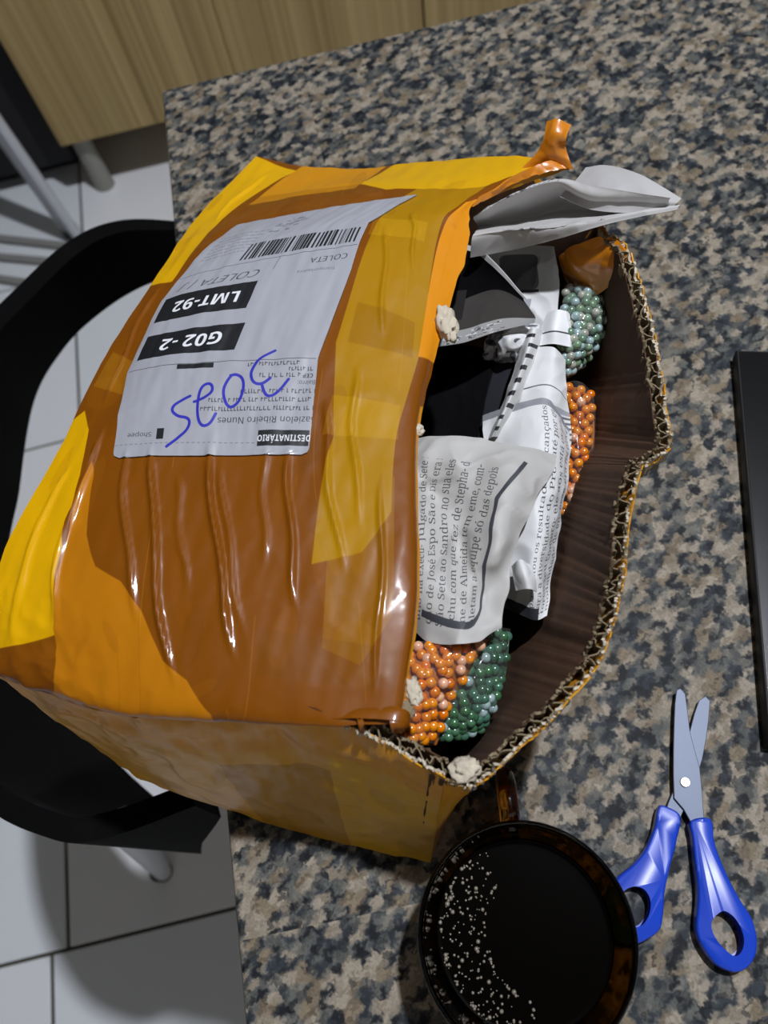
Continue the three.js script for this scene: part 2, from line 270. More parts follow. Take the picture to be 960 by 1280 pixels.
// walls of the parcel: outer tape, inner kraft liner and the torn corrugated edge between them
function wall(top, bottom, inward, skinMat, o = {}) {
  const n = o.n ?? 90, m = 30, T = o.thick ?? 0.005, jag = o.jag ?? 0.0022, k0 = top.length + bottom.length;
  const tops = (s) => V(spline(top, s)), bots = (s) => V(spline(bottom, s)), inn = V(inward).normalize().multiplyScalar(T);
  const J = (s, k) => jag * (noise.noise(s * 60, k, 1.5 + k0) + 0.8 * noise.noise(s * 150, k * 2, 4)), wob = (s, k) => noise.noise(s * 34, k, k0 + 0.3);
  const S = (off, k, bulge) => (s, t) => { const a = tops(s), b = bots(s); a.y += J(s, k); const q = b.lerp(a, t); q.addScaledVector(inn, off - (bulge ?? 0) * Math.sin(Math.PI * t) * Math.sin(Math.PI * clamp(s, 0, 1))); return [q.x, q.y, q.z]; };
  const panel = part('side_panel', sheet(S(1, 5, o.bulge), n, m, 0.0006, (s, t, p) => 0.0006 * crumple(p, 30, 3)), kraftMat, parcel);
  part('tape_cover', sheet(S(0, 2, o.bulge), n, m, 0.0006, (s, t, p) => (o.relief ?? 0.0012) * crumple(p, 40, 6) * (0.4 + 0.6 * t)), skinMat, panel);
  if (o.torn !== false) {
    const s0 = o.torn?.[0] ?? 0, s1 = o.torn?.[1] ?? 1, len = tops(s0).distanceTo(tops((s0 + s1) / 2)) + tops((s0 + s1) / 2).distanceTo(tops(s1)), waves = len / 0.0075, N = Math.round(waves * 14);
    const F = (s, t) => { const q = s0 + (s1 - s0) * s, a = tops(q); a.addScaledVector(inn, 0.5 + (0.3 + 0.22 * wob(s, 2)) * Math.sin(s * waves * 6.283 + 3 * wob(s, 5)) + 0.2 * wob(s, 9)); a.y += 0.0006 + J(q, 8) * 0.8 - (1 - t) * 0.011; return [a.x, a.y, a.z]; };
    part('corrugated_edge', sheet(F, N, 4, 0.0005), fluteMat, panel);
    const C = (off) => (s, t) => { const q = s0 + (s1 - s0) * s, a = tops(q); a.addScaledVector(inn, off + 0.3 * wob(s, 13 + off) + 0.25 * noise.noise(s * 130, off, k0)); a.y += J(q, 11 + off) * 1.3 + 0.0014 * wob(s * 4, 21 + off) + 0.0004 - (1 - t) * 0.007; return [a.x, a.y, a.z]; };
    part('torn_liner', sheet(C(0.1), N, 4, 0.0011), paleMat, panel); part('torn_liner', sheet(C(0.9), N, 4, 0.0011), fluteMat, panel);
  }
  return panel;
}
const BSW = [-0.1748, 0.801, -0.0883], BSM = [-0.1211, 0.801, -0.0593], BS2 = [-0.0719, 0.801, -0.0359], BSE = [-0.0258, 0.801, -0.0165], BNE = [0.138, 0.801, -0.335], BNW = [-0.028, 0.801, -0.402];
const CEN = [0.0, 0.9, -0.2], inw = (a, b) => [b[2] - a[2], 0, a[0] - b[0]];
wall([[-0.1977, 0.913, -0.1279], [-0.164, 0.916, -0.1066], [-0.1306, 0.92, -0.0913], [-0.0993, 0.923, -0.0819], [-0.0711, 0.93, -0.0773], [-0.0492, 0.935, -0.0688], [-0.0293, 0.932, -0.0562], [-0.0067, 0.927, -0.0391]], [BSW, BSM, BS2, BSE], [0.416, 0, -0.909], sideTapeMat, { bulge: 0.6, torn: [0.68, 1], relief: 0.003, thick: 0.006 });
wall([[-0.0068, 0.926, -0.0387], [0.0007, 0.924, -0.0342], [0.0078, 0.924, -0.0356], [0.0251, 0.927, -0.0443], [0.042, 0.93, -0.0534], [0.0605, 0.933, -0.0661]], [BSE, [0.003, 0.801, -0.062], [0.034, 0.801, -0.125]], [-0.85, 0, -0.5], sideTapeMat, { torn: [0.12, 1], relief: 0.0012, thick: 0.006, jag: 0.003 });
wall([[0.0605, 0.933, -0.0661], [0.0717, 0.936, -0.0827], [0.0805, 0.938, -0.0986], [0.0892, 0.939, -0.1193], [0.1002, 0.938, -0.1392], [0.1064, 0.937, -0.1449]], [[0.034, 0.801, -0.125], [0.076, 0.801, -0.2], [0.094, 0.801, -0.235]], [-0.95, 0, -0.3], sideTapeMat, { relief: 0.0012, thick: 0.006, jag: 0.003 });
wall([[0.1028, 0.938, -0.1408], [0.1143, 0.942, -0.145], [0.1182, 0.943, -0.1583], [0.1236, 0.943, -0.1802], [0.1281, 0.943, -0.2039], [0.1319, 0.942, -0.2294], [0.1346, 0.94, -0.2565], [0.1301, 0.939, -0.2689]], [[0.092, 0.801, -0.23], [0.117, 0.801, -0.285], BNE], [-0.92, 0, -0.38], sideTapeMat, { relief: 0.0012, thick: 0.006, jag: 0.0026 });
wall([[0.132, 0.934, -0.2725], [0.1381, 0.906, -0.3192], [0.1303, 0.892, -0.3596], [0.1111, 0.896, -0.3799], [0.0583, 0.907, -0.3852], [0.011, 0.9, -0.4044], [-0.0416, 0.894, -0.4416]], [BNE, [0.045, 0.801, -0.368], BNW], [-0.3, 0, 0.9], sideTapeMat, { torn: false });
wall([[-0.0416, 0.894, -0.4416], [-0.0782, 0.907, -0.3869], [-0.0985, 0.922, -0.3358], [-0.1305, 0.927, -0.2786], [-0.157, 0.927, -0.2237], [-0.1849, 0.924, -0.1753], [-0.195, 0.919, -0.1309]], [BNW, [-0.1, 0.801, -0.24], BSW], [0.909, 0, 0.416], sideTapeMat, { torn: false });
part('bottom_panel', prism([[BSW[0] + 0.006, BSW[2] - 0.003], [BSE[0] - 0.003, BSE[2] - 0.006], [0.026, -0.12], [BNE[0] - 0.008, BNE[2] + 0.004], [BNW[0] + 0.004, BNW[2] + 0.006]], TABLE + 0.0008, TABLE + 0.005), kraftMat, parcel);

// torn flaps and scraps of the parcel
part('tape_tab', sheet(net([[[0.1026, 0.932, -0.3352], [0.1186, 0.934, -0.3304], [0.1276, 0.935, -0.3229]], [[0.1124, 0.939, -0.3371], [0.1183, 0.942, -0.3312], [0.1259, 0.942, -0.331]], [[0.1157, 0.946, -0.3383], [0.1198, 0.95, -0.3341], [0.1257, 0.948, -0.3321]], [[0.1194, 0.949, -0.3459], [0.1236, 0.953, -0.3408], [0.1299, 0.95, -0.3382]]]), 24, 30, 0.0007, (s, t, p) => 0.0012 * crumple(p, 60, 1)), orangeMat, parcel, 'upright torn tape tab');
part('torn_flap', sheet(net([[[0.0752, 0.94, -0.3137], [0.1023, 0.938, -0.3272], [0.1231, 0.936, -0.3314]], [[0.0701, 0.938, -0.3104], [0.1016, 0.935, -0.3242], [0.1284, 0.934, -0.3251]]]), 40, 8, 0.0012, (s, t, p) => 0.002 * crumple(p, 60, 4)), orangeMat, parcel);
part('corner_flap', sheet(net([[[0.1109, 0.92, -0.2824], [0.1174, 0.932, -0.2748], [0.1257, 0.939, -0.2703]], [[0.112, 0.91, -0.2805], [0.1174, 0.926, -0.2674], [0.1315, 0.94, -0.264]], [[0.1162, 0.9, -0.2795], [0.1207, 0.918, -0.2642], [0.1348, 0.939, -0.2521]], [[0.1223, 0.894, -0.2714], [0.1244, 0.91, -0.2594], [0.1352, 0.937, -0.2476]]]), 30, 30, 0.002, (s, t, p) => 0.0024 * crumple(p, 35, 2)), orangeMat, parcel, 'orange taped inner corner');
function scrap(at, r, k) { const g = new THREE.IcosahedronGeometry(1, 4), p = g.attributes.position, q = new THREE.Vector3(); for (let i = 0; i < p.count; i++) { q.fromBufferAttribute(p, i); const d = 1 + 0.75 * crumple(q, 1.9, k); p.setXYZ(i, at[0] + q.x * d * r[0], at[1] + q.y * d * r[1], at[2] + q.z * d * r[2]); } const m = mergeVertices(g.deleteAttribute('normal').deleteAttribute('uv')); m.computeVertexNormals(); m.setAttribute('uv', new THREE.Float32BufferAttribute(new Float32Array(m.attributes.position.count * 2), 2)); return m; }
part('cardboard_scrap', scrap([0.0013, 0.925, -0.0404], [0.0055, 0.004, 0.0045], 3), paleMat, parcel, 'pale crumpled corner scrap');
part('cardboard_scrap', scrap([-0.0112, 0.934, -0.0716], [0.0028, 0.002, 0.005], 5), paleMat, parcel);
part('cardboard_scrap', scrap([-0.0155, 0.933, -0.0653], [0.003, 0.002, 0.0035], 8), fluteMat, parcel);
part('cardboard_scrap', scrap([0.0146, 0.936, -0.1856], [0.0028, 0.002, 0.0028], 9), paleMat, parcel);
part('torn_curl', scrap([0.0403, 0.938, -0.2396], [0.0046, 0.004, 0.0095], 6), paleMat, parcel, 'pale curled cardboard tear');
part('tape_slit', sheet(net([[[-0.0729, 0.9385, -0.081], [-0.059, 0.9395, -0.0777], [-0.0462, 0.9395, -0.0706]], [[-0.0727, 0.937, -0.0803], [-0.0596, 0.9375, -0.077], [-0.0475, 0.9365, -0.0699]]]), 20, 4, 0.0006), new THREE.MeshStandardMaterial({ color: 0x2a1606, roughness: 0.8 }), parcel, 'dark cut slit in the tape');

// ---- the shipping label lies on the top panel
const topAt = (x, z) => { let s = 0.4, t = 0.5; for (let i = 0; i < 14; i++) { const p = topNet(s, t), e = 0.002, a = topNet(s + e, t), b = topNet(s, t + e), ax = (a[0] - p[0]) / e, az = (a[2] - p[2]) / e, bx = (b[0] - p[0]) / e, bz = (b[2] - p[2]) / e, D = ax * bz - az * bx, rx = x - p[0], rz = z - p[2]; s = clamp(s + (rx * bz - rz * bx) / D, 0, 0.99); t = clamp(t + (ax * rz - az * rx) / D, 0, 0.99); } return [s, t]; };
const LABEL_ROWS = [[0, [-0.1241, 0.943, -0.2036], [-0.0348, 0.944, -0.1802]], [0.31, [-0.1167, 0.942, -0.2532], [-0.0227, 0.946, -0.229]], [0.63, [-0.0974, 0.94, -0.2951], [0.0014, 0.944, -0.2778]], [0.74, [-0.0867, 0.938, -0.3071], [0.0085, 0.943, -0.2954]], [0.87, [-0.073, 0.935, -0.3243], [0.0159, 0.939, -0.3117]], [1, [-0.0537, 0.928, -0.3426], [0.0448, 0.933, -0.3296]]];
const labelPrint = canvas(1024, 1600, (x, w, h) => {
  x.fillStyle = '#a3a4aa'; x.fillRect(0, 0, w, h);
  const ink = '#15161a', up = (text, at, size, style = '', color = ink, squeeze = 1, font = 'sans-serif') => { x.save(); x.translate(at[0], at[1]); x.rotate(Math.PI); x.scale(squeeze, 1); x.font = `${style} ${size}px ${font}`; x.fillStyle = color; x.textAlign = 'center'; x.textBaseline = 'middle'; x.fillText(text, 0, 0); x.restore(); };
  const bar = (a, b, c = ink) => { x.fillStyle = c; x.fillRect(Math.min(a[0], b[0]), Math.min(a[1], b[1]), Math.abs(b[0] - a[0]), Math.abs(b[1] - a[1])); };
  x.strokeStyle = '#55565a'; x.lineWidth = 4; x.beginPath(); x.moveTo(10, h * 0.69); x.lineTo(w - 10, h * 0.69); x.moveTo(10, h * 0.265); x.lineTo(w - 8, h * 0.265); x.stroke();
  x.lineWidth = 3; x.beginPath(); x.moveTo(w * 0.58, h * 0.265); x.lineTo(w * 0.58, h * 0.325); x.stroke();
  // barcode, top right
  const b0 = [343, 393], b1 = [989, 256]; let u = Math.min(b0[0], b1[0]); const uEnd = Math.max(b0[0], b1[0]), bt = Math.min(b0[1], b1[1]), bb = Math.max(b0[1], b1[1]);
  while (u < uEnd) { const k = 3 + Math.floor(rnd() * 4) * 4; x.fillStyle = ink; x.fillRect(u, bt, k, bb - bt); u += k + 4 + Math.floor(rnd() * 3) * 5; }
  x.fillStyle = '#8a8b90'; for (let i = 0; i < 7; i++) { let q = 60; while (q < 330) { const k = 12 + rnd() * 34; x.fillRect(q, h * 0.085 + i * 28, k, 9); q += k + 9; } }
  x.fillStyle = '#7c7d82'; for (let i = 0; i < 26; i++) x.fillRect(330 + rnd() * 150, h * 0.03 + rnd() * 110, 10 + rnd() * 26, 6 + rnd() * 8);
  up('COLETA', [884, 494], 50, '', '#3a3b40', 1.15); up('Transportadora', [837, 566], 26, '', '#66676c', 1.1);
  up('COLETA | J', [305, 528], 70, 'italic', '#4c4d52', 1.35);
  const q0 = [41, 668], q1 = [535, 703]; bar([q0[0] - 10, q0[1] - 78], [q1[0] + 8, q1[1] + 70]); up('LMT-92', [(q0[0] + q1[0]) / 2 + 6, (q0[1] + q1[1]) / 2 - 4], 104, 'bold', '#e8e8ea', 1.05);
  const r0 = [44, 946], r1 = [568, 952]; bar([r0[0] - 10, r0[1] - 76], [r1[0] + 6, r1[1] + 84]); up('G02 -2', [(r0[0] + r1[0]) / 2 + 6, (r0[1] + r1[1]) / 2 + 4], 108, 'bold', '#e8e8ea', 1.08);
  const s0 = [298, 1119], s1 = [492, 1116]; bar([s0[0], s0[1] - 12], [s1[0], s1[1] + 18]);
  // address block, upside down like the rest
  const grey = '#3d3e44', lines = (c, half, sz) => { let q = c[0] - half; while (q < c[0] + half) { const k = sz * (0.25 + rnd() * 0.3); x.fillStyle = grey; x.fillRect(q, c[1] - sz * (0.3 + rnd() * 0.15), 4, sz * 0.7); x.fillRect(q, c[1] + (rnd() < 0.5 ? -0.3 : 0.2) * sz, k, 5); q += k + (rnd() < 0.16 ? sz * 0.5 : 5); } };   // print too small to read
  lines([802, 1127], 130, 28); lines([945, 1158], 60, 26); up('CEP', [982, 1193], 30, 'bold', grey); lines([839, 1191], 100, 30); up('Bairro:', [978, 1230], 30, '', grey);
  lines([839, 1275], 190, 30); lines([760, 1319], 270, 30); lines([740, 1365], 290, 30);
  up('Gazielon Ribeiro Nunes', [797, 1425], 46, '', '#2c2d33', 1.05);
  const d0 = [761, 1518], d1 = [1024, 1513]; bar([d0[0], d0[1] - 40], [w - 6, d1[1] + 44]); up('DESTINATÁRIO', [(d0[0] + w) / 2, (d0[1] + d1[1]) / 2 + 2], 44, 'bold', '#dcdce0', 0.86);
  const p0 = [235, 1483]; bar([p0[0] - 4, p0[1] - 26], [p0[0] + 34, p0[1] + 30]); up('Shopee', [135, 1485], 34, '', '#3d3e44', 1.2);
  x.setLineDash([16, 12]); x.strokeStyle = '#77787d'; x.lineWidth = 4; const e0 = [3, 1532], e1 = [751, 1539]; x.beginPath(); x.moveTo(...e0); x.lineTo(...e1); x.stroke(); x.setLineDash([]);
  // blue pen
  x.strokeStyle = '#2a2aa8'; x.lineWidth = 15; x.lineCap = x.lineJoin = 'round';
  for (const st of [[[387, 1289], [323, 1318], [291, 1361], [333, 1397], [384, 1403], [404, 1429], [392, 1473], [347, 1511], [294, 1554]],
    [[412, 1321], [456, 1309], [507, 1276], [497, 1228], [459, 1223], [434, 1261], [431, 1343], [444, 1417], [470, 1457], [510, 1445], [533, 1389]],
    [[593, 1185], [561, 1231], [560, 1295], [597, 1365], [645, 1337], [665, 1261], [654, 1201], [618, 1178], [589, 1185]],
    [[791, 1055], [734, 1087], [702, 1139], [691, 1189], [713, 1233], [755, 1239], [794, 1206]], [[755, 1239], [769, 1286], [801, 1308], [848, 1276], [888, 1214]]]) {
    x.beginPath(); x.moveTo(...st[0]); for (let i = 1; i < st.length - 1; i++) x.quadraticCurveTo(...st[i], (st[i][0] + st[i + 1][0]) / 2, (st[i][1] + st[i + 1][1]) / 2); x.lineTo(...st[st.length - 1]); x.stroke();
  }
});
{
  const S = (s, t) => {
    let i = 0; while (i < LABEL_ROWS.length - 2 && t > LABEL_ROWS[i + 1][0]) i++;
    const [v0, a, b] = LABEL_ROWS[i], [v1, c, d] = LABEL_ROWS[i + 1], k = (t - v0) / (v1 - v0), e = (p, q, f, j) => p[j] + (q[j] - p[j]) * f;
    const x = e([e(a, b, s, 0)], [e(c, d, s, 0)], k, 0), z = e([e(a, b, s, 2)], [e(c, d, s, 2)], k, 0), [u, v] = topAt(x, z), p = V(topNet(u, v)), a1 = V(topNet(u + 0.003, v)).sub(p), b1 = V(topNet(u, v + 0.003)).sub(p), n = a1.cross(b1).normalize();
    p.addScaledVector(n, topRelief(u, v, p) + 0.0009); return [p.x, p.y, p.z];
  };
  const round = (s, t) => { const r = 0.035, q = r * 0.62; let a = s; if (t < q) a = clamp(s, 0, 1) * (1 - 2 * (r - Math.sqrt(Math.max(0, r * r - Math.pow((q - t) / 0.62, 2))))) + (r - Math.sqrt(Math.max(0, r * r - Math.pow((q - t) / 0.62, 2)))); return [a, t]; };
  part('shipping_label', sheet(S, 90, 130, 0.0004, (s, t, p) => 0.0005 * Math.pow(Math.max(0, noise.noise(s * 9, t * 1.6, 3)), 1) + 0.00025 * noise.noise(s * 26, t * 5, 6), round), new THREE.MeshPhysicalMaterial({ map: labelPrint, roughness: 0.5, clearcoat: 0.8, clearcoatRoughness: 0.18 }), topPanel, 'white shipping label with blue pen number');
}

// ---------------------------------------------------------------- newspapers stuffed into the parcel
function newsprint(w, h, draw) { return canvas(w, h, (x) => { x.fillStyle = '#dcdcda'; x.fillRect(0, 0, w, h); draw(x, w, h); }); }
function column(x, x0, y0, width, lines, size, words, ink = '#4a4b50') { x.fillStyle = ink; x.font = `${size}px serif`; x.textBaseline = 'top'; const bank = 'de a o que em para com uma os no na por mais as dos como mas foi ao ele das tem seu sua ou ser quando muito nos já está eu também só pelo pela até isso ela entre era depois sem mesmo aos ter seus quem nas me esse eles'.split(' '); for (let i = 0; i < lines; i++) { let t = words?.[i] ?? ''; while (x.measureText(t).width < width) t += (t ? ' ' : '') + bank[Math.floor(rnd() * bank.length)]; x.save(); x.beginPath(); x.rect(x0, y0 + i * size * 1.22, width, size * 1.3); x.clip(); x.fillText(t, x0, y0 + i * size * 1.22); x.restore(); } }
const greyPage = (x, w, h) => { x.globalCompositeOperation = 'multiply'; x.fillStyle = '#d4d2ce'; x.fillRect(0, 0, w, h); x.globalCompositeOperation = 'source-over'; };
const paper = (map, o = {}) => new THREE.MeshPhysicalMaterial({ map, roughness: 0.62, clearcoat: 0.12, clearcoatRoughness: 0.45, ...o });
const plain = newsprint(64, 64, () => {});
const news = (name, label, at, rows, map, o = {}) => {
  const t = thing(name, label, 'newspaper', at, undefined);
  const k = o.k ?? 1;
  part('page', sheet(net(rows), o.n ?? 70, o.m ?? 70, 0.0005, (s, t, p) => (o.amp ?? 0.002) * crumple(p, o.f ?? 38, k) + (o.wave ? o.wave(s, t) : 0)), paper(map, o.mat), t);
  return t;
};
// front sheet with the black rule; its lines of print run up the picture
const upward = (x, w, h, f) => { x.save(); x.translate(0, h); x.rotate(-Math.PI / 2); f(); x.restore(); };      // draws with lines of print that run up the page
const frontPrint = newsprint(1024, 1024, (x, w, h) => upward(x, w, h, () => {
  greyPage(x, w, h);
  x.save(); x.scale(0.68, 1);
  column(x, 90, 20, 1130, 7, 78, ['mês são de pró- que foi o artista des', 'uno na execu- julgado de Sete rão', 'ção de José Espo São e Dis', 'São Sete ao Sandro', 'Schu com que fez de Stepha-', 'me de Almeida tem eme, com-', 'pletam a equipe'], '#3e3f45'); x.restore();
  x.strokeStyle = '#3c3e44'; x.lineWidth = 30; x.lineJoin = 'round'; x.beginPath(); x.moveTo(890, 820); x.lineTo(640, 715); x.lineTo(430, 735); x.quadraticCurveTo(240, 740, 130, 730); x.quadraticCurveTo(60, 700, 70, 560); x.lineTo(100, 200); x.stroke();
}));
news('newspaper_sheet', 'crumpled newspaper page with black rule hanging out at the torn panel edge', [0.0271, 0.9, -0.1371], [
  [[-0.0084, 0.9, -0.1117], [-0.0026, 0.908, -0.0984], [0.0094, 0.915, -0.0914], [0.0197, 0.915, -0.0912], [0.0292, 0.91, -0.096]],
  [[-0.0064, 0.916, -0.1227], [0.0043, 0.92, -0.1167], [0.0167, 0.917, -0.113], [0.0272, 0.91, -0.1131], [0.0364, 0.914, -0.1102]],
  [[-0.0026, 0.921, -0.1391], [0.0094, 0.919, -0.1371], [0.0221, 0.908, -0.1372], [0.0333, 0.922, -0.126], [0.0438, 0.914, -0.1261]],
  [[0.0021, 0.92, -0.163], [0.0152, 0.906, -0.167], [0.0302, 0.915, -0.1563], [0.0434, 0.923, -0.1459], [0.0568, 0.915, -0.1457]],
  [[0.0061, 0.91, -0.1873], [0.0217, 0.916, -0.1797], [0.0381, 0.916, -0.1731], [0.0541, 0.921, -0.1625], [0.0711, 0.912, -0.1615]],
  [[0.0096, 0.908, -0.2016], [0.0261, 0.914, -0.1929], [0.0434, 0.914, -0.1868], [0.0603, 0.915, -0.1776], [0.0759, 0.908, -0.1714]],
], frontPrint, { amp: 0.0036, f: 34, k: 2 });
const backPrint = newsprint(1024, 1024, (x, w, h) => {
  upward(x, w, h, () => { x.save(); x.scale(0.6, 1); column(x, 40, 560, 1600, 4, 92, ['apresentou os resultados alcançados pelo Instituto', 'para a diversidade do Pro-', 'força seu compro-', 'modalidade de en-'], '#44464c'); x.restore(); x.fillStyle = '#2c2e33'; x.fillRect(0, 60, 60, 700); });
  x.fillStyle = '#8b8c90'; x.fillRect(0, 0, w, 36);
});
news('newspaper_sheet', 'white newspaper page behind the ruled sheet, lines of print along its right edge', [0.0616, 0.89, -0.1501], [
  [[0.0277, 0.882, -0.1186], [0.0389, 0.888, -0.109], [0.0471, 0.892, -0.1014], [0.0529, 0.893, -0.1017]],
  [[0.033, 0.888, -0.1366], [0.0451, 0.9, -0.1265], [0.0531, 0.904, -0.1201], [0.0635, 0.892, -0.1275]],
  [[0.0395, 0.892, -0.1592], [0.0519, 0.906, -0.1482], [0.0631, 0.908, -0.1431], [0.0737, 0.894, -0.1495]],
  [[0.0456, 0.894, -0.1863], [0.0614, 0.908, -0.1807], [0.0754, 0.91, -0.1757], [0.0838, 0.898, -0.1716]],
  [[0.0511, 0.894, -0.2117], [0.0684, 0.906, -0.2062], [0.0815, 0.91, -0.2022], [0.0892, 0.9, -0.19]],
], backPrint, { amp: 0.0026, f: 36, k: 5 });
news('newspaper_scrap', 'small rolled white newspaper scrap at the foot of the white page', [0.0461, 0.905, -0.1175], [
  [[0.0425, 0.904, -0.1243], [0.0459, 0.91, -0.1241], [0.05, 0.906, -0.1224]], [[0.0416, 0.906, -0.1182], [0.0456, 0.913, -0.1168], [0.0502, 0.907, -0.1157]], [[0.0416, 0.904, -0.1127], [0.0457, 0.91, -0.1103], [0.0499, 0.904, -0.11]],
], plain, { amp: 0.001, f: 50, n: 24, m: 24 });
const stripePrint = newsprint(512, 512, (x, w, h) => {
  x.fillStyle = '#6a6b70'; for (let i = 0; i < 5; i++) x.fillRect(0, h * 0.70 + i * 30, w, 13);
  x.fillStyle = '#a2a3a8'; x.fillRect(0, h * 0.62, w, h * 0.06); x.fillStyle = '#3c3d42'; x.fillRect(0, h * 0.44, w, 5);
  x.save(); x.translate(w * 0.55, h * 0.6); x.rotate(0.3); column(x, 0, 0, 160, 3, 22); x.restore();
});
news('newspaper_sheet', 'newspaper page with grey printed bands and a thin curved line, right of the rolled strip', [0.078, 0.9, -0.2102], [
  [[0.0494, 0.89, -0.192], [0.0611, 0.896, -0.1853], [0.0736, 0.902, -0.1811], [0.0882, 0.896, -0.1828]],
  [[0.0572, 0.894, -0.206], [0.0674, 0.902, -0.2019], [0.0797, 0.908, -0.1983], [0.0916, 0.9, -0.1966]],
  [[0.0702, 0.898, -0.224], [0.0777, 0.908, -0.2195], [0.0867, 0.912, -0.215], [0.0927, 0.904, -0.2082]],
  [[0.0821, 0.9, -0.2401], [0.0866, 0.91, -0.2339], [0.0923, 0.914, -0.229], [0.0969, 0.906, -0.2258]],
], stripePrint, { amp: 0.0014, f: 34, k: 7 });
const dashPrint = newsprint(256, 512, (x, w, h) => { x.fillStyle = '#26272b'; for (let i = 0; i < 9; i++) x.fillRect(w * (0.2 + 0.3 * rnd()), 30 + i * 54, w * 0.4, 20); });
news('newspaper_roll', 'narrow rolled strip of newspaper with black dashes running down the middle', [0.0688, 0.91, -0.2156], [
  [[0.0498, 0.899, -0.195], [0.0505, 0.906, -0.1914], [0.0542, 0.899, -0.1948]],
  [[0.0605, 0.904, -0.2098], [0.0627, 0.913, -0.2053], [0.0678, 0.904, -0.2082]],
  [[0.0729, 0.906, -0.2301], [0.0751, 0.917, -0.2235], [0.0816, 0.907, -0.2274]],
  [[0.0816, 0.908, -0.2471], [0.0847, 0.918, -0.2404], [0.0927, 0.908, -0.2433]],
], dashPrint, { amp: 0.0008, f: 50, n: 24, m: 60 });
news('newspaper_scrap', 'bright white folded paper block with one thin black line, left of the green beads', [0.0954, 0.915, -0.2372], [
  [[0.0859, 0.908, -0.2368], [0.0921, 0.914, -0.2312], [0.101, 0.91, -0.2297]], [[0.0896, 0.91, -0.2447], [0.0947, 0.918, -0.2385], [0.1036, 0.912, -0.2389]], [[0.0958, 0.91, -0.2543], [0.0999, 0.916, -0.2499], [0.1061, 0.912, -0.2499]],
], newsprint(128, 128, (x, w, h) => { x.fillStyle = '#f2f2f2'; x.fillRect(0, 0, w, h); x.fillStyle = '#2c2d30'; x.fillRect(0, h * 0.62, w, 5); }), { amp: 0.0005, n: 24, m: 24 });
news('newspaper_scrap', 'crumpled mottled newspaper lump beside the top of the rolled strip', [0.0751, 0.905, -0.2462], [
  [[0.06, 0.892, -0.2474], [0.0687, 0.9, -0.2376], [0.0826, 0.9, -0.2357]], [[0.0619, 0.9, -0.2514], [0.0708, 0.912, -0.2401], [0.0875, 0.908, -0.2427]], [[0.0663, 0.902, -0.2584], [0.0757, 0.912, -0.2493], [0.0916, 0.908, -0.2512]],
], newsprint(256, 256, (x, w, h) => { for (let i = 0; i < 60; i++) { x.fillStyle = ['#8a8b90', '#c8c9cc', '#5c5d62', '#eeeeee'][i % 4]; x.beginPath(); x.ellipse(rnd() * w, rnd() * h, 10 + rnd() * 30, 6 + rnd() * 16, rnd() * 3, 0, 7); x.fill(); } }), { amp: 0.004, f: 60, k: 3, n: 40, m: 40 });
// solid black sheet standing under the panel edge
news('newspaper_sheet', 'solid black sheet, upright below the panel edge', [0.0449, 0.88, -0.2389], [
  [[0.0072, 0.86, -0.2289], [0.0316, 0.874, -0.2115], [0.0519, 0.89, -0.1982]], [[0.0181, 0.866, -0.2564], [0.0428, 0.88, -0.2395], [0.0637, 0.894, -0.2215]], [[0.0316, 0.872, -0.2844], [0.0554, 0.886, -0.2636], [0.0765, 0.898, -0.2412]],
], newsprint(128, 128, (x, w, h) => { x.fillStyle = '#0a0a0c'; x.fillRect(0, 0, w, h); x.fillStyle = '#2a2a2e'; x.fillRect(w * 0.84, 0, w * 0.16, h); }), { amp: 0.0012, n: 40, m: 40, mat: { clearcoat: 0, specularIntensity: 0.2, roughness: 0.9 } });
// folded page with the black photograph, a white fold above and a speckled edge below
news('newspaper_sheet', 'folded newspaper page with a dark photograph and a bright triangular fold', [0.0617, 0.915, -0.2689], [
  [[0.0338, 0.908, -0.251], [0.0498, 0.912, -0.2462], [0.0669, 0.917, -0.2444], [0.0852, 0.919, -0.2426]],
  [[0.0392, 0.91, -0.2596], [0.0542, 0.914, -0.2556], [0.0701, 0.919, -0.2524], [0.0861, 0.921, -0.2448]],
  [[0.0494, 0.912, -0.2811], [0.062, 0.916, -0.2752], [0.0737, 0.921, -0.2647], [0.0846, 0.922, -0.2497]],
  [[0.0584, 0.914, -0.2969], [0.0667, 0.92, -0.2871], [0.0747, 0.924, -0.2716], [0.0829, 0.923, -0.2557]],
  [[0.0657, 0.918, -0.3048], [0.0696, 0.926, -0.2917], [0.0755, 0.928, -0.2752], [0.0842, 0.924, -0.2544]],
], newsprint(512, 512, (x, w, h) => { x.fillStyle = '#403d3a'; x.fillRect(0, 0, w, h * 0.88); x.fillStyle = '#08080a'; x.beginPath(); x.moveTo(0, h * 0.06); x.lineTo(w, h * 0.15); x.lineTo(w, h * 0.36); x.quadraticCurveTo(w * 0.6, h * 0.5, 0, h * 0.62); x.fill(); x.fillStyle = '#2a2826'; x.fillRect(0, h * 0.5, w * 0.25, h * 0.2); x.fillStyle = '#e6e6e6'; x.beginPath(); x.moveTo(0, 0); x.lineTo(w, 0); x.lineTo(w, h * 0.15); x.lineTo(0, h * 0.06); x.fill(); x.fillStyle = '#9b9b99'; x.fillRect(0, h * 0.8, w, h * 0.2); for (let i = 0; i < 70; i++) { x.fillStyle = i % 2 ? '#5a5a5c' : '#c9c9c9'; x.fillRect(rnd() * w * 0.7, h * (0.82 + rnd() * 0.16), 8 + rnd() * 22, 4 + rnd() * 8); } }), { amp: 0.0006, f: 40, k: 6, mat: { clearcoat: 0, specularIntensity: 0.15, roughness: 0.9 } });
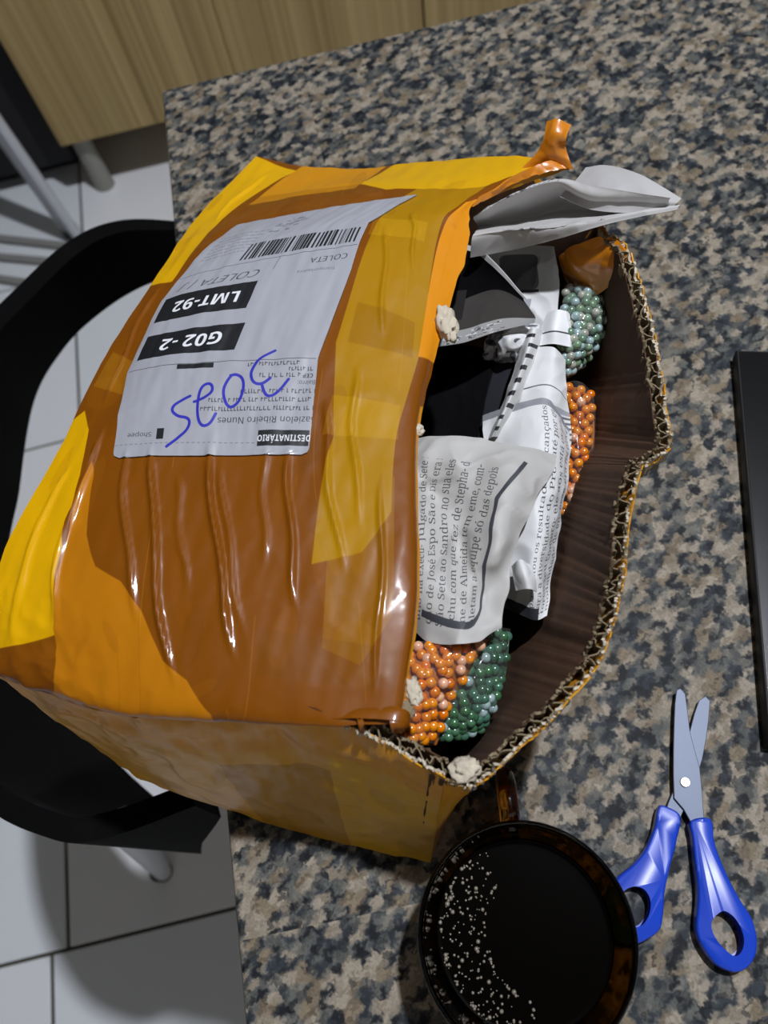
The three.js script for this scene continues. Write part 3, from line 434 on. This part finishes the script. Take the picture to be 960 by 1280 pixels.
news('newspaper_sheet', 'grey and white newspaper page under the big curled sheet, with a soft grey photograph', [0.0909, 0.9, -0.2796], [
  [[0.0668, 0.89, -0.2638], [0.0812, 0.896, -0.2518], [0.1003, 0.904, -0.251]], [[0.0705, 0.894, -0.2855], [0.0888, 0.902, -0.2726], [0.1043, 0.91, -0.2645]], [[0.0723, 0.9, -0.3034], [0.0938, 0.908, -0.2917], [0.1068, 0.918, -0.2753]], [[0.0739, 0.906, -0.3135], [0.0963, 0.912, -0.3013], [0.1075, 0.922, -0.2861]],
], newsprint(256, 256, (x, w, h) => { x.fillStyle = '#77777a'; x.beginPath(); x.roundRect(w * 0.22, h * 0.18, w * 0.48, h * 0.4, 20); x.fill(); x.fillStyle = '#3a3a3c'; x.fillRect(w * 0.2, h * 0.58, w * 0.5, 6); x.fillStyle = '#9c9ca0'; x.fillRect(w * 0.2, h * 0.66, w * 0.4, h * 0.2); }), { amp: 0.0022, f: 40, k: 8 });
// big curled sheet that stands out at the top right corner: a hollow roll
const curlPrint = newsprint(512, 512, (x, w, h) => { x.fillStyle = '#bdbbb8'; x.fillRect(0, 0, w, h); x.fillStyle = '#98989a'; for (let i = 0; i < 18; i++) x.fillRect(w * 0.04 + i * 14, h * 0.03, 6, h * 0.10); x.fillStyle = '#b8b8b8'; for (let i = 0; i < 30; i++) x.fillRect(rnd() * w, h * (0.3 + rnd() * 0.6), 40, 3); });
news('newspaper_sheet', 'big curled newspaper page sticking out of the top right corner of the parcel', [0.1077, 0.94, -0.2945], [
  [[0.0631, 0.928, -0.286], [0.0848, 0.928, -0.2848], [0.1056, 0.94, -0.2735], [0.1264, 0.951, -0.2653], [0.1561, 0.955, -0.2602]],
  [[0.0648, 0.938, -0.2888], [0.085, 0.938, -0.2868], [0.1059, 0.945, -0.2758], [0.1297, 0.953, -0.2669], [0.158, 0.956, -0.2617]],
  [[0.0677, 0.936, -0.294], [0.0878, 0.937, -0.2893], [0.1095, 0.942, -0.2802], [0.1329, 0.95, -0.2692], [0.1587, 0.953, -0.2638]],
  [[0.0755, 0.914, -0.3195], [0.0991, 0.912, -0.3196], [0.1215, 0.918, -0.3131], [0.1362, 0.938, -0.2861], [0.158, 0.95, -0.2686]],
  [[0.0712, 0.928, -0.3123], [0.0919, 0.936, -0.3121], [0.1134, 0.942, -0.3074], [0.1248, 0.947, -0.2883], [0.1556, 0.953, -0.2681]],
  [[0.0741, 0.93, -0.3133], [0.0936, 0.939, -0.3111], [0.1149, 0.944, -0.3087], [0.1297, 0.952, -0.2882], [0.1555, 0.956, -0.2674]],
], curlPrint, { amp: 0.0011, f: 30, k: 4, n: 90, m: 80, mat: { side: THREE.DoubleSide } });
news('newspaper_sheet', 'thin grey translucent page lobe pointing right behind the big curled page', [0.1441, 0.95, -0.2851], [
  [[0.1145, 0.938, -0.3028], [0.1252, 0.942, -0.2852], [0.1408, 0.946, -0.2733], [0.1559, 0.948, -0.2682]], [[0.1227, 0.94, -0.3085], [0.1305, 0.948, -0.2915], [0.1456, 0.951, -0.2783], [0.1593, 0.952, -0.267]], [[0.1316, 0.941, -0.3159], [0.1392, 0.946, -0.3088], [0.1496, 0.952, -0.2906], [0.1624, 0.952, -0.2692]],
], newsprint(64, 64, (x, w, h) => { x.fillStyle = '#b4b2b0'; x.fillRect(0, 0, w, h); }), { amp: 0.0012, f: 30, k: 9, n: 40, m: 30 });

// ---------------------------------------------------------------- clear bags of beads in the parcel
const film = new THREE.MeshPhysicalMaterial({ color: 0xf4f4f4, transmission: 0.97, thickness: 0, roughness: 0.1, ior: 1.3, specularIntensity: 1 });
const bead = new THREE.SphereGeometry(0.0024, 16, 12);
const pearl = (c, film2 = 420) => new THREE.MeshPhysicalMaterial({ color: c, roughness: 0.2, clearcoat: 1, clearcoatRoughness: 0.14, iridescence: 0.55, iridescenceIOR: 1.6, iridescenceThicknessRange: [200, film2] });
const ORANGE = [pearl(0xee8408), pearl(0xf49412, 520), pearl(0xe87806, 360), pearl(0xf08c0c, 600), pearl(0xec8008, 440), pearl(0xf29010, 330), pearl(0xf2b890, 500)], PALE = [pearl(0x7d9a78), pearl(0x8fae8e, 520), pearl(0x6c8c70, 360), pearl(0xa9c4c4, 600), pearl(0xb8b8a8, 440)], GREEN = [pearl(0x3f6a45), pearl(0x4c7a58, 520), pearl(0x365c40, 360), pearl(0x44705a, 600), pearl(0x9fb8b4, 480)];  // the few palest tones put glints into the bead colours
function beadBag(label, rows, mats, n, bare) {
  const S = net(rows), at = S(0.5, 0.5), t = thing('bead_bag', label, 'bag', at, undefined);
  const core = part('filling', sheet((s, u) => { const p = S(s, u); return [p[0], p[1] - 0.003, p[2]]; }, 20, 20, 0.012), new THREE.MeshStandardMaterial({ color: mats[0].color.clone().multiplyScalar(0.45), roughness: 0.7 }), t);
  const a = V(S(0, 0.5)).distanceTo(V(S(1, 0.5))), b = V(S(0.5, 0)).distanceTo(V(S(0.5, 1))), nu = Math.max(3, Math.round(a / 0.0046)), nv = Math.max(3, Math.round(b / 0.0041));
  let k = 0;
  for (let j = 0; j < nv; j++) for (let i = 0; i < nu; i++) {
    if (k >= n) break;
    const s = (i + 0.5 + (j % 2) * 0.5 + (rnd() - 0.5) * 0.6) / (nu + 0.5), u = (j + 0.5 + (rnd() - 0.5) * 0.55) / nv; if (s > 1) continue;
    const p = S(s, u), m = new THREE.Mesh(bead, mats[Math.floor(rnd() * mats.length)]);
    m.name = 'bead'; m.position.set(p[0] - at[0], p[1] - at[1] - 0.0018 + rnd() * 0.0022, p[2] - at[2]); m.rotation.set(rnd() * 3, rnd() * 3, 0); m.castShadow = m.receiveShadow = true; t.add(m); k++;
  }
  if (!bare) part('plastic_film', sheet((s, u) => { const p = S(s * 1.16 - 0.08, u * 1.16 - 0.08); return [p[0], p[1] + 0.0022, p[2]]; }, 60, 60, 0, (s, u, p) => 0.0014 * crumple(p, 70, n)), film, t, 'clear crinkled plastic');
  return t;
}
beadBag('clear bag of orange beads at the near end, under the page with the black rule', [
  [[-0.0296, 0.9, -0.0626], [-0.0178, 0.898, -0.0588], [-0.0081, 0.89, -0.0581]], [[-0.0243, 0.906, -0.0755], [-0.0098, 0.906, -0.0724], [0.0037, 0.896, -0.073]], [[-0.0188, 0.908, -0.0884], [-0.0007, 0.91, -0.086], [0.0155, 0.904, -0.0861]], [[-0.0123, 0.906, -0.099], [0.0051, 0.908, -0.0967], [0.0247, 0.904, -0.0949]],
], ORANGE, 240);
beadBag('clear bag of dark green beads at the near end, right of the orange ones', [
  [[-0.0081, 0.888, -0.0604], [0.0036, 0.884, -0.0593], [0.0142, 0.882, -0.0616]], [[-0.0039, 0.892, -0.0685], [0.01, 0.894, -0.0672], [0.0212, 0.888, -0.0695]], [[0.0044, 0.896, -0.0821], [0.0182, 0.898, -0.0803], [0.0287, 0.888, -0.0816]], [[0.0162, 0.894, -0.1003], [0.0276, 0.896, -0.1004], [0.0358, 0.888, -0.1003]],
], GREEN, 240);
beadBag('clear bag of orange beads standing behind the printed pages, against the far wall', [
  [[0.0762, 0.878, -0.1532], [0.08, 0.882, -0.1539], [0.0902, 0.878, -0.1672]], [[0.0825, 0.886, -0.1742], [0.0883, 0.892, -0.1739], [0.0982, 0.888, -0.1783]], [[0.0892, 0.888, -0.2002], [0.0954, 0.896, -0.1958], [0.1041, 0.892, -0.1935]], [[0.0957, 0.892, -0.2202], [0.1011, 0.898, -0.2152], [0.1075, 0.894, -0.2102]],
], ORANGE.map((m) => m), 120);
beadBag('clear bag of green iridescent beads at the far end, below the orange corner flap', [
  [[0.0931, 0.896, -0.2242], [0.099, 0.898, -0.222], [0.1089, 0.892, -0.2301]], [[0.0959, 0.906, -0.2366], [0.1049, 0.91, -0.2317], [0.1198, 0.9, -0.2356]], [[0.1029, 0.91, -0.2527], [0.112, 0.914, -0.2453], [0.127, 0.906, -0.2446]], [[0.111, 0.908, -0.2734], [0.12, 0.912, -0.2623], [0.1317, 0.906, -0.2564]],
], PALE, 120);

// ---------------------------------------------------------------- amber glass cup of coffee
{
  const C = [0.0108, 0.0205];
  const t = thing('coffee_cup', 'round amber glass cup with a small handle, below the parcel', 'cup', [C[0], TABLE, C[1]]);
  const glass = new THREE.MeshPhysicalMaterial({ color: 0xffffff, transmission: 1, thickness: 0.004, ior: 1.5, roughness: 0.03, attenuationColor: new THREE.Color(0.38, 0.24, 0.03), attenuationDistance: 0.0013 }), litHandleGlass = glass.clone();
  litHandleGlass.attenuationDistance = 0.006; litHandleGlass.attenuationColor = new THREE.Color(0.6, 0.28, 0.05);  // same glass as the bowl, lightened to paint the handle as lit
  const prof = [[0, 0.002], [0.02, 0.002], [0.0235, 0.0], [0.026, 0.002], [0.033, 0.012], [0.039, 0.028], [0.0428, 0.048], [0.0446, 0.0625], [0.0448, 0.0645], [0.0438, 0.0655], [0.0428, 0.0645], [0.0424, 0.062], [0.0405, 0.048], [0.0366, 0.029], [0.0308, 0.0145], [0.024, 0.0062], [0, 0.0052]];
  const curve = new THREE.CatmullRomCurve3(prof.map((p) => new THREE.Vector3(p[0], p[1], 0)), false, 'centripetal').getPoints(90).map((p) => new THREE.Vector2(Math.max(0, p.x), p.y));
  part('bowl', new THREE.LatheGeometry(curve, 96).translate(C[0], TABLE, C[1]), glass, t);
  const d = [0.13, -0.99], h = (r, y) => [C[0] + d[0] * r, TABLE + y, C[1] + d[1] * r];
  part('handle', tube([h(0.0432, 0.056), h(0.05, 0.061), h(0.060, 0.059), h(0.0655, 0.048), h(0.064, 0.034), h(0.054, 0.023), h(0.0395, 0.021)], 0.0042, 60, 16), litHandleGlass, t);
  const k = thing('coffee', 'black coffee with a crescent of bubbles in the amber cup', 'coffee', [C[0], TABLE + 0.006, C[1]]);
  const liq = [[0, 0.0056], [0.023, 0.0066], [0.0304, 0.0148], [0.0362, 0.0292], [0.0384, 0.0378], [0.0388, 0.0396], [0.0376, 0.0391], [0.036, 0.039], [0, 0.039]].map((p) => new THREE.Vector2(p[0], p[1]));
  part('liquid', new THREE.LatheGeometry(liq, 80).translate(C[0], TABLE, C[1]), new THREE.MeshPhysicalMaterial({ color: 0x030201, roughness: 0.05, specularIntensity: 0.25 }), k);
  const foamMat = new THREE.MeshPhysicalMaterial({ color: 0x7d7466, roughness: 0.3, clearcoat: 1, clearcoatRoughness: 0.2 }), list = [];
  for (let i = 0; i < 1500 && list.length < 260; i++) {
    const a = 1.75 + rnd() * 2.9, rr = 0.0374 * Math.sqrt(0.12 + 0.86 * rnd()), x = Math.cos(a) * rr, z = -Math.sin(a) * rr;
    const inner = Math.hypot(x - 0.0115, z - 0.002); if (inner < 0.0275 || x > -0.004 + z * 0.1) continue;
    if (inner > 0.0292 && Math.hypot(x, z) < 0.0352 && rnd() < 0.62) continue;
    const r = 0.0003 + rnd() * rnd() * 0.0009;
    list.push(new THREE.SphereGeometry(r, 10, 8).translate(C[0] + x, TABLE + 0.039 + r * 0.35, C[1] + z));
  }
  const b = part('bubbles', mergeGeometries(list), foamMat, k, 'tiny shiny coffee bubbles'); b.userData.kind = 'stuff';
}

// ---------------------------------------------------------------- scissors with blue handles
{
  const t = thing('scissors', 'small round tipped scissors with blue plastic handles, lying half open', 'scissors', [0.1, TABLE, -0.01]);
  const steel = new THREE.MeshStandardMaterial({ color: 0x646c7c, metalness: 0.4, roughness: 0.5 }), blue = new THREE.MeshPhysicalMaterial({ color: 0x083fc0, roughness: 0.38, clearcoat: 0.35, clearcoatRoughness: 0.3 });
  const RH = loop2([[0.1045, -0.0101], [0.1143, -0.0092], [0.1124, 0.0008], [0.1123, 0.0112], [0.1144, 0.0264], [0.1167, 0.035], [0.1158, 0.0435], [0.1118, 0.0506], [0.1055, 0.0543], [0.0999, 0.0542], [0.0938, 0.0499], [0.0905, 0.0418], [0.0902, 0.0357], [0.0965, 0.0209], [0.1002, 0.0068], [0.1028, -0.0033]], 120);
  const RHh = loop2([[0.0997, 0.0298], [0.1057, 0.0282], [0.11, 0.0317], [0.112, 0.0381], [0.1109, 0.0446], [0.1067, 0.0493], [0.1024, 0.0499], [0.0979, 0.0451], [0.0955, 0.0387], [0.0961, 0.0332]], 80);
  const LH = loop2([[0.0928, -0.02], [0.0963, -0.0185], [0.1007, -0.0138], [0.095, -0.0027], [0.0874, 0.0086], [0.0816, 0.0181], [0.0778, 0.0267], [0.0743, 0.0321], [0.0676, 0.0349], [0.0608, 0.0357], [0.0536, 0.032], [0.0507, 0.0257], [0.0522, 0.0184], [0.0562, 0.0122], [0.0626, 0.007], [0.071, 0.0032], [0.0782, -0.0015], [0.086, -0.01]], 120);
  const LHh = loop2([[0.0635, 0.0114], [0.0696, 0.0108], [0.0742, 0.0135], [0.0758, 0.0191], [0.0731, 0.0258], [0.0672, 0.0305], [0.0618, 0.0305], [0.0576, 0.027], [0.0571, 0.0204], [0.0597, 0.0146]], 80);
  const smoothPrism = (a, y0, y1, holes, b) => toCreasedNormals(prism(a, y0, y1, holes, b, 4), 0.7);
  part('handle', smoothPrism(RH, TABLE + 0.0004, TABLE + 0.0088, [RHh], 0.0018), blue, t); part('handle', smoothPrism(LH, TABLE + 0.0004, TABLE + 0.0088, [LHh], 0.0018), blue, t);
  const top = [[0.1209, -0.0731], [0.1232, -0.0735], [0.1246, -0.0701], [0.1225, -0.0612], [0.1201, -0.0512], [0.1191, -0.0419], [0.1184, -0.0332], [0.1154, -0.0221], [0.1109, -0.007], [0.1054, -0.0073], [0.1037, -0.016], [0.101, -0.0219], [0.1043, -0.0322], [0.1084, -0.0434], [0.1144, -0.0587], [0.1176, -0.0665]];
  const low = [[0.1307, -0.0658], [0.1347, -0.0671], [0.1361, -0.0642], [0.1319, -0.0553], [0.1272, -0.0463], [0.1215, -0.0369], [0.1124, -0.0248], [0.1014, -0.0128], [0.0941, -0.015], [0.0975, -0.0201], [0.1031, -0.0264], [0.1118, -0.0389], [0.1191, -0.0497], [0.1258, -0.0596]];
  part('blade', prism(top, TABLE + 0.0048, TABLE + 0.0062, [], 0.0003, 1), steel, t); part('blade', prism(low, TABLE + 0.0032, TABLE + 0.0046, [], 0.0003, 1), steel, t);
  const s = [0.1087, -0.028]; part('rivet', new THREE.CylinderGeometry(0.0022, 0.0025, 0.0014, 24).translate(s[0], TABLE + 0.0068, s[1]), new THREE.MeshStandardMaterial({ color: 0xa89f92, metalness: 0.9, roughness: 0.35 }), t);
}

// ---------------------------------------------------------------- black device at the right edge
{
  const a = [0.2304, -0.2701], b = [0.1601, -0.0557], dx = b[0] - a[0], dz = b[1] - a[1], L = Math.hypot(dx, dz), e = [dx / L, dz / L], o = [-e[1] * -1, e[0] * -1], W = 0.18;
  const c = [[a[0], a[1]], [b[0] + e[0] * 0.02, b[1] + e[1] * 0.02], [b[0] + e[0] * 0.02 + o[0] * W, b[1] + e[1] * 0.02 + o[1] * W], [a[0] + o[0] * W, a[1] + o[1] * W]];
  const t = thing('tablet', 'flat black device lying at the right edge of the photo, mostly out of frame', 'tablet', [c[2][0] - 0.09, TABLE, c[2][1] - 0.12]);
  part('body', prism(c, TABLE + 0.0004, TABLE + 0.011, [], 0.0015, 3), new THREE.MeshPhysicalMaterial({ color: 0x0b0a0a, roughness: 0.6 }), t);
  const inset = (k) => { const mx = (c[0][0] + c[2][0]) / 2, mz = (c[0][1] + c[2][1]) / 2; return c.map((p) => [mx + (p[0] - mx) * k, mz + (p[1] - mz) * k]); };
  part('screen', prism(inset(0.985), TABLE + 0.0108, TABLE + 0.0114, [], 0), new THREE.MeshPhysicalMaterial({ color: 0x060606, roughness: 0.25 }), t);
}

// ---------------------------------------------------------------- black chair beside the counter
const blackPlastic = new THREE.MeshPhysicalMaterial({ color: 0x060606, roughness: 0.9, specularIntensity: 0.2 }), whiteMetal = new THREE.MeshStandardMaterial({ color: 0xbfc2c6, roughness: 0.4, metalness: 0.15 }), capMat = new THREE.MeshStandardMaterial({ color: 0x4c4c4e, roughness: 0.7 });
{
  const t = thing('chair', 'black chair with a curved wraparound backrest, tucked beside the counter', 'chair', [-0.33, 0, -0.3]);
  const top = [[-0.132, 0.775, -0.535], [-0.181, 0.78, -0.543], [-0.217, 0.78, -0.531], [-0.258, 0.78, -0.492], [-0.290, 0.78, -0.455], [-0.318, 0.78, -0.39], [-0.328, 0.78, -0.30], [-0.318, 0.78, -0.20], [-0.278, 0.78, -0.118], [-0.232, 0.78, -0.084], [-0.205, 0.775, -0.08], [-0.16, 0.765, -0.088]];
  const bot = [[-0.134, 0.735, -0.525], [-0.186, 0.715, -0.545], [-0.24, 0.69, -0.55], [-0.292, 0.66, -0.545], [-0.338, 0.63, -0.515], [-0.362, 0.61, -0.43], [-0.366, 0.61, -0.32], [-0.335, 0.52, -0.20], [-0.285, 0.47, -0.125], [-0.236, 0.52, -0.088], [-0.206, 0.62, -0.082], [-0.165, 0.70, -0.088]];
  part('backrest', sheet((s, u) => { const a = spline(top, s), b = spline(bot, s); return [0, 1, 2].map((c) => a[c] + (b[c] - a[c]) * u); }, 120, 12, 0.014), blackPlastic, t);
  for (const [a, b] of [[[-0.55, 0, -0.34], [-0.366, 0.605, -0.30]]]) { part('leg', rod(a, b, 0.0125, 0.0135), whiteMetal, t); part('foot_cap', rod(a, [a[0], 0.02, a[2]], 0.015, 0.014), capMat, t); }
  const foot = [-0.4725, 0, -0.1124], knee = [-0.2443, 0.66, -0.0879];
  part('leg', rod(foot, knee, 0.0125, 0.0135), whiteMetal, t); part('foot_cap', rod(foot, [foot[0], foot[1] + 0.02, foot[2]], 0.015, 0.014), capMat, t);
}
{
  const t = thing('chair', 'white metal chair with thin legs standing on the tiles, top left', 'chair', [-0.8, 0, -1.3]);
  const f1 = [-0.611, 0, -1.5174], f2 = [-0.5862, 0, -1.4779];  // close pair: a leg and an added rod standing in for its shadow
  for (const [f, r] of [[f1, 0.017], [f2, 0.012], [[-0.98, 0, -1.48], 0.015], [[-0.98, 0, -1.16], 0.015], [[-0.80, 0, -1.15], 0.015]]) { part('leg', rod([f[0], 0.001, f[2]], [f[0] + (f === f1 || f === f2 ? -0.02 : 0), 0.44, f[2]], r), whiteMetal, t); part('foot_cap', rod([f[0], 0, f[2]], [f[0], 0.02, f[2]], r + 0.003), capMat, t); }
  part('seat', boxGeo(-1.02, 0.435, -1.53, -0.61, 0.46, -1.12, 0.008), whiteMetal, t); part('backrest', boxGeo(-1.02, 0.46, -1.52, -1.0, 0.86, -1.13, 0.008), whiteMetal, t);
  for (const [a, b] of [[[-0.9233, 0.01, -1.6133], [-0.5948, 0.01, -1.4574]], [[-0.9182, 0.01, -1.545], [-0.6138, 0.01, -1.4128]], [[-0.9136, 0.01, -1.4842], [-0.6921, 0.01, -1.3731]]]) part('shadow_bar', rod(a, b, 0.009), new THREE.MeshStandardMaterial({ color: 0x8e8d88, roughness: 0.6 }), t);  // grey rods added in place of soft bar shadows on the tiles
}

renderer.render(scene, camera);
